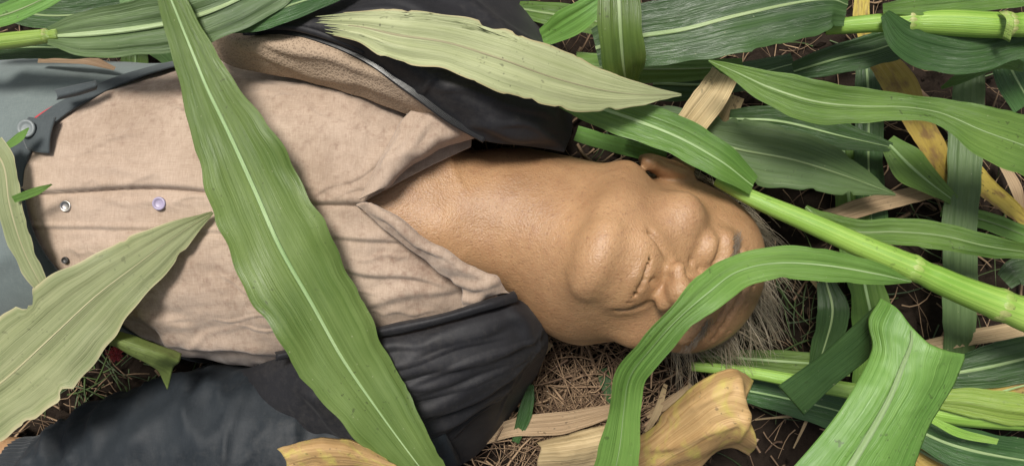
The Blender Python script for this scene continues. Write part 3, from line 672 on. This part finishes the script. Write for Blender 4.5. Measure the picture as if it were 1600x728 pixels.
def stalk(ctrl, nodes, label, mat='stalk', group='fallen maize stalks'):
    ns = 24; k = np.array(nodes)
    def dsp(s, a, G):
        d = .0006 * np.sin(a * 11) + 0 * s
        for q in nodes: d = d + .0009 * np.exp(-((s - q) / .012) ** 2) - .0012 * np.exp(-((s - q - .03) / .016) ** 2)
        return d
    o = tube('maize_stalk', [(x, y, z, r_ * (CAM_H - z) / FPX) for x, y, z, r_ in ctrl], M[mat], None, 120, ns, disp=dsp); tag(o, label, 'maize stalk', group)
    c = np.array([list(P(*p[:3])) + [p[3] * (CAM_H - p[2]) / FPX] for p in ctrl])
    for q in nodes:
        pts = spline(c, t=np.linspace(max(q - .013, 0), min(q + .016, 1), 4))
        pts[:, 3] += np.array([-.0006, .0012, .0008, -.0006]); tube('node_ring', [tuple(p) for p in pts], M['node'], o, 10, ns, world_pts=True)
    return o

L_ = leaf
# -- on the person
L_([(255, -30, .31, 12, 0), (268, 0, .308, 22, 0), (292, 60, .304, 31, 4), (322, 130, .300, 42, 8), (362, 215, .296, 62, 6), (400, 300, .291, 72, 0), (440, 390, .287, 78, -4), (490, 480, .281, 72, -8), (535, 560, .272, 66, -10), (590, 640, .262, 55, -8), (655, 728, .25, 36, -4), (740, 830, .2, 4, 0)], 'mid',
   'long broad green maize leaf lying diagonally across the shirt front', vf=.07, ripple=.05, rf=3.5, seed=1, nu=120, nv=45, ribw=.05)
L_([(-60, 640, .235, 70, 0), (10, 590, .245, 80, 0), (80, 528, .255, 80, 0), (150, 462, .262, 62, 0), (225, 405, .266, 42, 0), (285, 362, .268, 22, 0), (332, 332, .268, 2, 0)], 'wilt',
   'wide wilted pale leaf across the lower shirt, pointed tip on the placket', vf=.03, ripple=.06, rf=6, seed=2, nick=.3, rib='ribdry', ribw=.016, pleat=.03, nu=90, nv=31)
L_([(490, 36, .31, 12, 0), (560, 42, .318, 24, 0), (620, 56, .322, 40, 0), (700, 68, .322, 43, 0), (780, 92, .316, 48, 0), (860, 120, .300, 46, 0), (940, 140, .275, 34, 0), (1005, 148, .25, 17, 0), (1066, 148, .23, 1.5, 0)], 'olive',
   'pale olive dry leaf with torn end lying over the black jacket', vf=.05, ripple=.07, rf=4, seed=3, jag=.045, nick=.25, rib='ribdry', ribw=.03, pleat=.03, nu=110, nv=31)
L_([(-15, 225, .262, 20, 0), (5, 262, .266, 21, 0), (14, 320, .266, 22, 0), (34, 385, .263, 20, 0), (62, 440, .258, 14, 0), (84, 475, .245, 3, 0)], 'wilt', 'narrow frayed pale leaf hanging over the trouser waistband', vf=.1, ripple=.1, seed=4, rib='ribdry', ribw=.05, nick=.3)
L_([(0, 236, .258, 3, 0), (30, 215, .268, 7, 0), (44, 200, .27, 1, 0)], 'lime', 'tiny green leaf tip lying on grey trousers above the frayed leaf', seed=5, rib=None, nu=20, nv=7)
L_([(20, 312, .275, 5, 0), (55, 299, .278, 6, 0), (80, 288, .28, .6, 0)], 'lime', 'tiny green pointed leaf tip over the waistband front', seed=6, rib=None, nu=20, nv=7)
tag(patch('maize_leaf', [[(150, 510, .225), (200, 522, .235), (250, 538, .228), (284, 552, .215)], [(149, 520, .240), (195, 536, .252), (246, 552, .245), (280, 566, .225)], [(155, 530, .232), (190, 546, .240), (238, 570, .232), (272, 574, .215)], [(170, 535, .215), (205, 552, .215), (240, 572, .215), (262, 608, .20)]], 30, 50, M['scrap'], None, .0005, leafuv=True, noise=.002, nf=60),
    'short curled green leaf scrap between shirt side and sleeve', 'leaf', 'fallen maize leaves')
# leaf over the face, running down to the lower edge
L_([(1424, 440, .245, 2, 0), (1370, 428, .262, 17, 0), (1290, 415, .285, 25, 8), (1210, 412, .303, 26, 14), (1150, 426, .314, 27, 16), (1105, 458, .328, 30, 4), (1066, 492, .335, 28, -30), (1026, 535, .335, 34, -38), (988, 584, .325, 32, -28), (976, 640, .305, 26, -10), (968, 700, .29, 33, 0), (955, 760, .27, 38, 0)], 'lime',
   'bright green leaf arching across the face and down beside the dry leaf', vf=.12, ripple=.04, rf=4, seed=7, ribw=.04, nu=120)
# -- upper left plant
s2 = stalk([(-120, 78, .25, 13), (-40, 70, .27, 13), (40, 61, .285, 12), (92, 54, .29, 9)], [.92], 'pale green maize stalk at upper left edge with its leaf')
L_([(75, 57, .292, 14, 0), (130, 54, .295, 34, 10), (200, 47, .296, 41, 14), (280, 33, .294, 44, 14), (350, 10, .290, 46, 8), (430, -30, .28, 44, 0), (520, -80, .25, 30, 0)], 'grey', 'broad green leaf leaving the stalk over the trousers', parent=s2, vf=.12, ripple=.05, seed=8, ribw=.10)
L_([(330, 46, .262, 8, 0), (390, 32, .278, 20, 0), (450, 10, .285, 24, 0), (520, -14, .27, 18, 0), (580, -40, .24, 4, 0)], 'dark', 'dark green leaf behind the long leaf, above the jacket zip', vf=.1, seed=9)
L_([(-60, 40, .20, 14, 0), (20, 20, .22, 18, 0), (90, -10, .22, 14, 0), (150, -40, .2, 4, 0)], 'lime', 'light green narrow leaf in the top left corner', seed=10)
L_([(-40, 75, .23, 20, 0), (60, 74, .255, 18, 0), (160, 76, .265, 15, 0), (270, 70, .262, 8, 0), (330, 62, .255, 1, 0)], 'dark', 'dark leaf edge along the trousers under the pale stalk', seed=11)
L_([(120, 0, .10, 30, 0), (200, 20, .12, 34, 0), (260, 60, .12, 36, 0), (300, 110, .09, 30, 0)], 'grey', 'grey green leaf low on the ground beyond the belt', seed=12)
L_([(205, 50, .06, 18, 0), (212, 100, .06, 22, 0), (200, 160, .04, 20, 0)], 'green', 'short upright leaf between trousers and shirt at top left', seed=13)
L_([(60, 95, .17, 4, 0), (130, 92, .19, 9, 0), (180, 108, .19, 3, 0)], 'tan', 'small tan dry leaf piece beside the waistband', seed=14, rib=None)
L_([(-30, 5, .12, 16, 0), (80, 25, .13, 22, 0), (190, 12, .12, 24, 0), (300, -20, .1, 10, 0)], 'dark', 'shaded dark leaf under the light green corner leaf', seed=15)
L_([(380, 70, .15, 20, 0), (460, 30, .20, 30, 0), (520, 10, .17, 16, 0)], 'grey', 'blurred grey green leaf end behind the zip top', seed=16)
# -- top centre to right
L_([(962, -40, .27, 30, 0), (966, 0, .275, 33, 0), (970, 60, .272, 35, 0), (975, 110, .245, 33, 0), (985, 150, .19, 20, 0)], 'green', 'upright green leaf with pale midrib ending behind the pale olive leaf', vf=.14, seed=20, ribw=.09)
L_([(930, 75, .19, 30, 0), (990, 58, .205, 48, -5), (1070, 46, .215, 56, -8), (1160, 24, .222, 62, -8), (1240, 6, .225, 60, -4), (1300, 0, .222, 46, 0), (1325, 8, .215, 34, 0)], 'dark', 'very broad glossy dark green leaf at the top right of centre', vf=.10, ripple=.04, seed=21, ribw=.07, nu=100, nv=29)
L_([(900, 105, .12, 25, 0), (1000, 108, .125, 22, 0), (1080, 108, .125, 18, 0), (1160, 104, .12, 12, 0)], 'lime', 'light green leaf sheath under the very broad glossy leaf', seed=22, vf=-.3)
L_([(845, 60, .12, 14, 0), (880, 40, .15, 22, 10), (920, 15, .17, 20, 10), (960, -15, .17, 8, 0)], 'lime', 'short bright folded leaf right of the jacket shoulder', seed=23, rib=None)
L_([(810, 14, .07, 12, 0), (870, 24, .09, 20, 0), (930, 34, .09, 22, 0), (1010, 50, .08, 20, 0)], 'green', 'thin low leaf at top behind the bright folded leaf', seed=24)
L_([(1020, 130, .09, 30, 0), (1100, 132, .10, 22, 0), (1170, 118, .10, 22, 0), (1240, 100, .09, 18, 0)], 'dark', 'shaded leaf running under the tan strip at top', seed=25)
L_([(1108, 94, .262, 1.5, 0), (1150, 112, .262, 13, 0), (1200, 136, .262, 26, 5), (1270, 158, .258, 33, 4), (1340, 166, .25, 28, -6), (1410, 168, .245, 22, -18), (1470, 178, .243, 25, -16), (1530, 203, .24, 40, -5), (1600, 228, .232, 48, 0), (1690, 262, .22, 46, 0)], 'green',
   'long green leaf with twisted waist and sharp tip, upper right', vf=.08, ripple=.05, rf=4, seed=26, ribw=.045, nu=110)
L_([(1130, 118, .165, 22, 0), (1115, 145, .172, 25, 0), (1090, 178, .17, 26, 0), (1062, 214, .155, 22, 0)], 'tan', 'short broad tan dry strip standing between green leaves', seed=27, rib=None, ripple=.08)
L_([(1150, 150, .11, 14, 0), (1135, 185, .105, 13, 0), (1120, 215, .09, 9, 0)], 'tan', 'smaller tan dry strip behind the broad tan strip', seed=28, rib=None)
L_([(868, 140, .20, 24, 0), (930, 166, .21, 30, 0), (1000, 190, .22, 31, 0), (1070, 219, .225, 31, -4), (1130, 254, .225, 30, -10), (1178, 290, .215, 18, -20)], 'green', 'green leaf with pale midrib above the ear', vf=.14, seed=29, ribw=.085)
L_([(985, 185, .12, 26, 0), (1060, 205, .14, 36, 0), (1150, 232, .148, 48, 0), (1240, 250, .148, 46, 0), (1320, 275, .14, 30, 0), (1398, 304, .125, 2, 0)], 'grey', 'broad grey green leaf with ragged notch near its tip', vf=.06, ripple=.06, nick=.5, seed=30, ribw=.045, nu=100)
L_([(1140, 185, .115, 14, 0), (1220, 190, .118, 24, 0), (1310, 212, .112, 22, 0), (1400, 232, .1, 6, 0)], 'dark', 'dark leaf between the twisted leaf and the ragged leaf', seed=31)
L_([(900, 208, .07, 12, 0), (960, 226, .08, 13, 0), (1040, 248, .08, 12, 0)], 'lime', 'narrow bright leaf low beside the jacket collar', seed=32, rib=None)
L_([(1240, 112, .13, 14, 0), (1310, 92, .145, 24, 0), (1370, 78, .15, 26, 0), (1430, 55, .145, 22, 0)], 'dark', 'dark smooth leaf below the top right stalk', seed=33)
L_([(1354, 105, .055, 18, 0), (1358, 180, .06, 22, 0), (1358, 260, .06, 23, 0), (1362, 350, .05, 24, 0), (1366, 440, .04, 22, 0)], 'dark', 'straight dark leaf running down past the ragged leaf tip', seed=34)
L_([(1312, 190, .05, 16, 0), (1322, 270, .052, 20, 0), (1330, 350, .05, 26, 0), (1352, 450, .05, 30, 0), (1366, 540, .045, 32, 0), (1350, 640, .03, 22, 0)], 'green', 'green leaf with white midrib passing under the thick stalk', seed=35, ribw=.11)
L_([(1516, 90, .075, 24, 0), (1512, 180, .085, 28, 0), (1506, 280, .09, 28, 0), (1500, 380, .09, 28, 0), (1500, 480, .085, 28, 0), (1498, 560, .075, 24, 0), (1490, 640, .06, 10, 0)], 'grey', 'long flat leaf running down the right side under the stalk', vf=.04, seed=36, rib=None, pleat=.03)
L_([(1385, 222, .10, 14, 0), (1420, 258, .105, 28, 0), (1460, 290, .10, 17, 0), (1522, 334, .085, 1, 0)], 'lime', 'short bright pointed leaf below the twisted leaf', seed=37)
L_([(1372, 88, .10, 22, 0), (1405, 135, .105, 27, 0), (1435, 190, .10, 24, 0), (1462, 240, .09, 20, 0), (1490, 285, .07, 10, 0)], 'yellow', 'yellow dying leaf passing under the twisted green leaf', seed=38, rib=None, ripple=.1)
L_([(1440, 215, .06, 10, 0), (1500, 250, .065, 17, 0), (1550, 300, .06, 16, 0), (1610, 350, .05, 10, 0)], 'yellow', 'narrow yellow leaf near the right edge above the wavy leaf', seed=39, rib=None)
L_([(1260, 322, .19, 3, 0), (1285, 345, .195, 15, 0), (1340, 362, .195, 20, 0), (1400, 362, .192, 21, 0), (1470, 368, .188, 22, 0), (1540, 384, .18, 18, 0), (1620, 396, .17, 10, 0)], 'green', 'wavy green leaf lying just above the thick stalk', ripple=.28, rf=5, seed=40, ribw=.05)
L_([(1180, 316, .06, 6, 0), (1260, 345, .07, 12, 0), (1360, 320, .075, 14, 0), (1450, 300, .07, 12, 0), (1530, 280, .06, 6, 0)], 'tan', 'long tan dry strip on the soil behind the wavy leaf', seed=41, rib=None)
L_([(1420, 545, .07, 8, 0), (1500, 530, .075, 12, 0), (1600, 512, .07, 12, 0), (1680, 500, .06, 8, 0)], 'tan', 'long tan dry strip below the thick stalk', seed=42, rib=None)
L_([(1560, 60, .10, 20, 0), (1580, 110, .105, 30, 0), (1610, 160, .10, 30, 0)], 'dark', 'dark leaf in the upper right corner under the sheath', seed=43)
L_([(1600, 105, .14, 8, 0), (1560, 95, .14, 14, 0), (1500, 122, .13, 9, 0), (1470, 138, .12, 2, 0)], 'green', 'short curled leaf crossing the long flat leaf top', seed=44, rib=None)
L_([(1470, 330, .05, 8, 0), (1540, 345, .06, 14, 0), (1620, 375, .06, 14, 0)], 'lime', 'light green leaf at right edge under the wavy leaf', seed=45)
L_([(1570, 440, .11, 16, 0), (1590, 425, .115, 22, 0), (1640, 420, .11, 18, 0)], 'dark', 'short dark leaf stub at the right edge above the thick stalk', seed=46, rib=None)
# top right stalk with sheath and leaf
s3 = stalk([(1290, 44, .19, 11), (1330, 40, .20, 13), (1390, 36, .21, 15), (1470, 36, .215, 20), (1560, 40, .22, 20), (1640, 38, .21, 18), (1720, 36, .20, 18)], [.28, .62], 'light green maize stalk along the top right edge')
L_([(1382, 22, .232, 8, 0), (1410, 60, .222, 28, -6), (1460, 80, .215, 34, 0), (1520, 86, .21, 28, 0), (1580, 72, .20, 24, 0), (1650, 55, .19, 20, 0)], 'dark', 'broad dark leaf hanging below the stalk', parent=s3, vf=.1, seed=47, rib=None)
L_([(1380, 14, .225, 8, 0), (1440, 8, .225, 16, 0), (1520, 0, .22, 20, 0), (1600, -10, .21, 20, 0)], 'green', 'leaf above the stalk', parent=s3, seed=48, rib=None)
tag(patch('ligule', [[(1560, 20, .235), (1572, 32, .25), (1566, 60, .235)], [(1575, 18, .24), (1584, 36, .25), (1578, 66, .235)]], 8, 10, M['node'], s3, .001), 'pale ragged collar where the leaf leaves the stalk')
L_([(1350, -20, .10, 10, 0), (1345, 20, .105, 13, 0), (1352, 60, .1, 12, 0)], 'yellow', 'small yellow leaf bit above the top right stalk', seed=49, rib=None)
# thick stalk
s1 = stalk([(1120, 282, .185, 9), (1180, 312, .205, 13), (1260, 346, .215, 16), (1340, 382, .22, 18), (1420, 416, .222, 20), (1500, 452, .222, 22), (1600, 490, .22, 27), (1750, 545, .20, 32)], [.47, .68], 'thick bright green stalk running from the head to the right edge')
# lower right plants
s4 = stalk([(1080, 572, .06, 7), (1160, 580, .07, 9), (1260, 598, .085, 11), (1360, 616, .10, 14), (1470, 640, .115, 20), (1560, 645, .12, 25), (1700, 650, .12, 26)], [.55], 'bright yellow green stalk along the lower right')
L_([(1450, 625, .135, 10, 0), (1510, 628, .15, 22, 0), (1580, 640, .155, 26, 0), (1680, 650, .15, 26, 0)], 'stalk', 'yellow green sheath', parent=s4, vf=-.35, seed=50, rib=None)
tag(patch('maize_leaf', [
    [(1376, 466, .315), (1358, 500, .318), (1362, 545, .330), (1335, 605, .345), (1290, 670, .355), (1225, 745, .36)],
    [(1402, 482, .338), (1390, 515, .340), (1385, 560, .345), (1362, 615, .355), (1322, 680, .362), (1270, 745, .365)],
    [(1425, 512, .345), (1420, 530, .348), (1412, 565, .350), (1388, 625, .356), (1352, 690, .360), (1315, 750, .362)],
    [(1458, 542, .350), (1462, 548, .352), (1448, 580, .352), (1425, 640, .352), (1392, 700, .352), (1365, 755, .352)],
    [(1508, 553, .335), (1508, 562, .335), (1494, 595, .335), (1458, 655, .335), (1432, 710, .335), (1420, 760, .335)]], 50, 80, M['lime'], None, .0006, leafuv=True, noise=.0022, nf=40, seed=77),
    'large bright leaf sharply folded over, nearest the camera at lower right', 'leaf', 'fallen maize leaves')
bigl = bpy.data.objects['maize_leaf.001'] if False else [o for o in col.objects if o.get('label', '').startswith('large bright leaf')][0]
tube('midrib', [(1424, 516, .349, .0008), (1424, 536, .3515, .0016), (1412, 568, .3525, .0024), (1388, 626, .359, .003), (1352, 690, .363, .0036), (1315, 750, .365, .004)], M['rib'], bigl, 60, 10, flat=.6)
patch('folded_blade', [[(1378, 468, .318), (1330, 512, .285), (1275, 560, .25), (1216, 602, .22)], [(1374, 490, .322), (1340, 530, .292), (1285, 575, .258), (1232, 620, .225)], [(1372, 545, .322), (1345, 570, .295), (1300, 605, .262), (1256, 648, .228)]], 30, 60, M['dark'], bigl, .0006, leafuv=True, noise=.0015, nf=40, seed=78)
L_([(1290, 440, .06, 14, 0), (1300, 485, .07, 25, 0), (1288, 540, .06, 20, 0), (1270, 590, .05, 10, 0)], 'dark', 'dark glossy leaf between grey hair and folded leaf', seed=52)
L_([(1090, 556, .04, 10, 0), (1160, 560, .05, 14, 0), (1240, 566, .055, 18, 0), (1330, 572, .05, 16, 0)], 'green', 'leaf with white midrib under the hair', seed=53, ribw=.14)
L_([(1120, 602, .03, 12, 0), (1200, 616, .04, 22, 0), (1290, 636, .045, 30, 0), (1370, 660, .04, 26, 0)], 'dark', 'dark leaf on the soil right of the dry yellow leaf', seed=54)
L_([(1480, 585, .10, 22, 0), (1540, 574, .105, 34, 0), (1620, 555, .105, 36, 0), (1700, 540, .1, 30, 0)], 'dark', 'dark leaf with white midrib at the right edge below the tan strip', seed=55, ribw=.08)
L_([(1510, 630, .095, 12, 0), (1560, 612, .10, 26, 0), (1640, 590, .10, 24, 0)], 'yellow', 'yellowish leaf at the right edge above the lower stalk', seed=56)
L_([(1410, 660, .10, 14, 0), (1480, 692, .11, 30, 0), (1560, 712, .11, 34, 0), (1680, 730, .1, 30, 0)], 'dark', 'dark leaf along the bottom right corner', seed=57)
L_([(1430, 700, .07, 22, 0), (1500, 735, .075, 30, 0), (1600, 760, .07, 26, 0)], 'yellow', 'yellow mottled leaf at the bottom edge, far right', seed=58)
L_([(1455, 655, .14, 5, 0), (1500, 676, .145, 7, 0), (1560, 690, .14, 5, 0)], 'stalk', 'slim pale green leaf spike beside the lower stalk', seed=59, rib=None)
L_([(1380, 560, .055, 20, 0), (1372, 620, .055, 24, 0), (1350, 660, .045, 12, 0)], 'grey', 'grey green leaf strip showing under the folded leaf', seed=60)
# -- lower centre: dry leaves
tag(patch('dry_leaf', [
    [(985, 690, .10), (1015, 672, .13), (1060, 625, .17), (1100, 592, .20), (1140, 576, .20), (1178, 594, .17)],
    [(985, 705, .11), (1020, 688, .15), (1065, 650, .19), (1110, 612, .222), (1150, 596, .222), (1172, 610, .20)],
    [(990, 725, .11), (1025, 705, .15), (1070, 676, .19), (1115, 648, .222), (1150, 636, .225), (1165, 640, .21)],
    [(995, 745, .10), (1030, 728, .14), (1075, 704, .18), (1120, 680, .21), (1155, 668, .212), (1182, 690, .195)],
    [(1000, 765, .07), (1040, 755, .10), (1085, 735, .13), (1120, 705, .15), (1145, 700, .15), (1170, 712, .14)]], 60, 80, M['brown'], None, .0007, leafuv=True, noise=.0022, nf=75, seed=81, folds=[(1010, 690, 1130, 600, 6, .004, .3), (1030, 720, 1160, 640, 6, .004, 0), (1150, 590, 1160, 690, 7, .006, 0)]),
    'curled yellow and brown dry leaf on the soil below the face', 'dry leaf', 'dry leaves')
L_([(735, 690, .03, 10, 0), (800, 668, .045, 14, 0), (880, 660, .05, 18, 0), (960, 640, .04, 10, 0)], 'tan', 'flat tan dry leaf between jacket and bright arching leaf', seed=62, rib=None, ripple=.12, group='dry leaves', cat='dry leaf', name='dry_leaf')
tag(patch('dry_leaf', [[(838, 690, .06), (880, 680, .085), (930, 668, .08), (985, 655, .06)], [(845, 700, .08), (885, 696, .105), (935, 690, .10), (990, 680, .08)], [(840, 718, .07), (890, 712, .10), (935, 712, .09), (990, 705, .07)], [(838, 760, .03), (880, 750, .05), (930, 745, .05), (985, 735, .04)]], 30, 50, M['tan'], None, .0007, leafuv=True, noise=.0025, nf=60, seed=82),
    'folded pale tan dry leaf at the bottom edge left of the bright leaf', 'dry leaf', 'dry leaves')
tag(patch('dry_leaf', [[(434, 702, .255), (460, 694, .262), (510, 684, .268), (560, 690, .262), (600, 712, .255)], [(445, 712, .268), (470, 702, .276), (520, 696, .282), (562, 704, .272), (610, 724, .26)], [(450, 722, .262), (480, 716, .272), (525, 715, .276), (570, 726, .265), (640, 734, .252)], [(450, 745, .24), (490, 740, .25), (535, 740, .25), (580, 742, .245), (660, 742, .24)]], 26, 60, M['brown'], None, .0007, leafuv=True, noise=.0022, nf=70, seed=83, folds=[(450, 705, 560, 700, 4, .003, .3)]),
    'crinkled brown dry leaf on the jacket at the bottom edge', 'dry leaf', 'dry leaves')
L_([(790, 560, .05, 10, 0), (825, 570, .06, 9, 0), (860, 535, .07, 6, 0)], 'tan', 'thin tan blade between jacket shoulder and jaw', seed=64, rib=None, group='dry leaves', cat='dry leaf', name='dry_leaf')
L_([(805, 690, .04, 6, 0), (822, 640, .05, 11, 0), (830, 600, .05, 4, 0)], 'dark', 'short dark blade beside the jacket above the tan leaf', seed=65, rib=None)
L_([(940, 575, .02, 8, 0), (948, 600, .03, 10, 0), (962, 640, .03, 6, 0)], 'dark', 'short dark blade under the jaw near the bright leaf', seed=66, rib=None)
for i, (a, b, w, lb) in enumerate([((1040, 600), (1000, 690), 6, 'thin tan stem piece below the eye'), ((1010, 650), (1080, 600), 7, 'tan shred under the curled dry leaf'), ((1290, 560), (1240, 700), 3, 'thin straw stem on soil left of folded leaf'), ((1180, 655), (1330, 640), 2.5, 'long thin straw lying on bare soil at lower right'),
        ((1420, 130), (1500, 230), 8, 'brown shred under the yellow dying leaf'), ((1560, 250), (1600, 340), 10, 'tan shred at the right edge by the yellow leaf'), ((1370, 330), (1300, 300), 9, 'tan shred beside the straight dark leaf'), ((1240, 410), (1290, 470), 3, 'thin straw right of the grey hair')]):
    L_([(*a, .02, w * .6, 0), ((a[0] + b[0]) / 2 + 6, (a[1] + b[1]) / 2, .035, w, 0), (*b, .025, w * .4, 0)], 'tan', lb, seed=90 + i, rib=None, nu=24, nv=7, group='dry shreds', cat='dry leaf', name='dry_leaf')
# weeds in the gap beside the waist
def weed_s(i):
    if i < 70: b = P(rng.uniform(60, 300), rng.uniform(530, 640), 0)
    elif i < 110: b = P(rng.uniform(1220, 1330), rng.uniform(400, 560), 0)
    else: b = P(rng.uniform(800, 1600), rng.uniform(-100, 800), 0)
    a = rng.uniform(0, 6.28); L = rng.uniform(.03, .09); up = rng.uniform(.2, .9)
    return [b + np.array([math.cos(a + .3 * t) * L * t, math.sin(a + .3 * t) * L * t, L * up * (t - .55 * t * t)]) for t in np.linspace(0, 1, 5)], rng.uniform(.0008, .002)
tag(ribbons('small_weeds', 220, weed_s, M['weed']), 'sparse thin green grass blades on the dark soil', 'grass', kind='stuff')
def tuft(i):
    b = P(182, 553, .19); d = rng.normal(0, 1, 3); d[2] = abs(d[2]); d /= np.linalg.norm(d)
    return [b + d * .002, b + d * .006 + rng.normal(0, .001, 3), b + d * .009 + rng.normal(0, .002, 3)], .0008
tag(ribbons('red_tuft', 120, tuft, M['red']), 'small red tuft in the dark gap beside the curled leaf scrap', 'tuft')
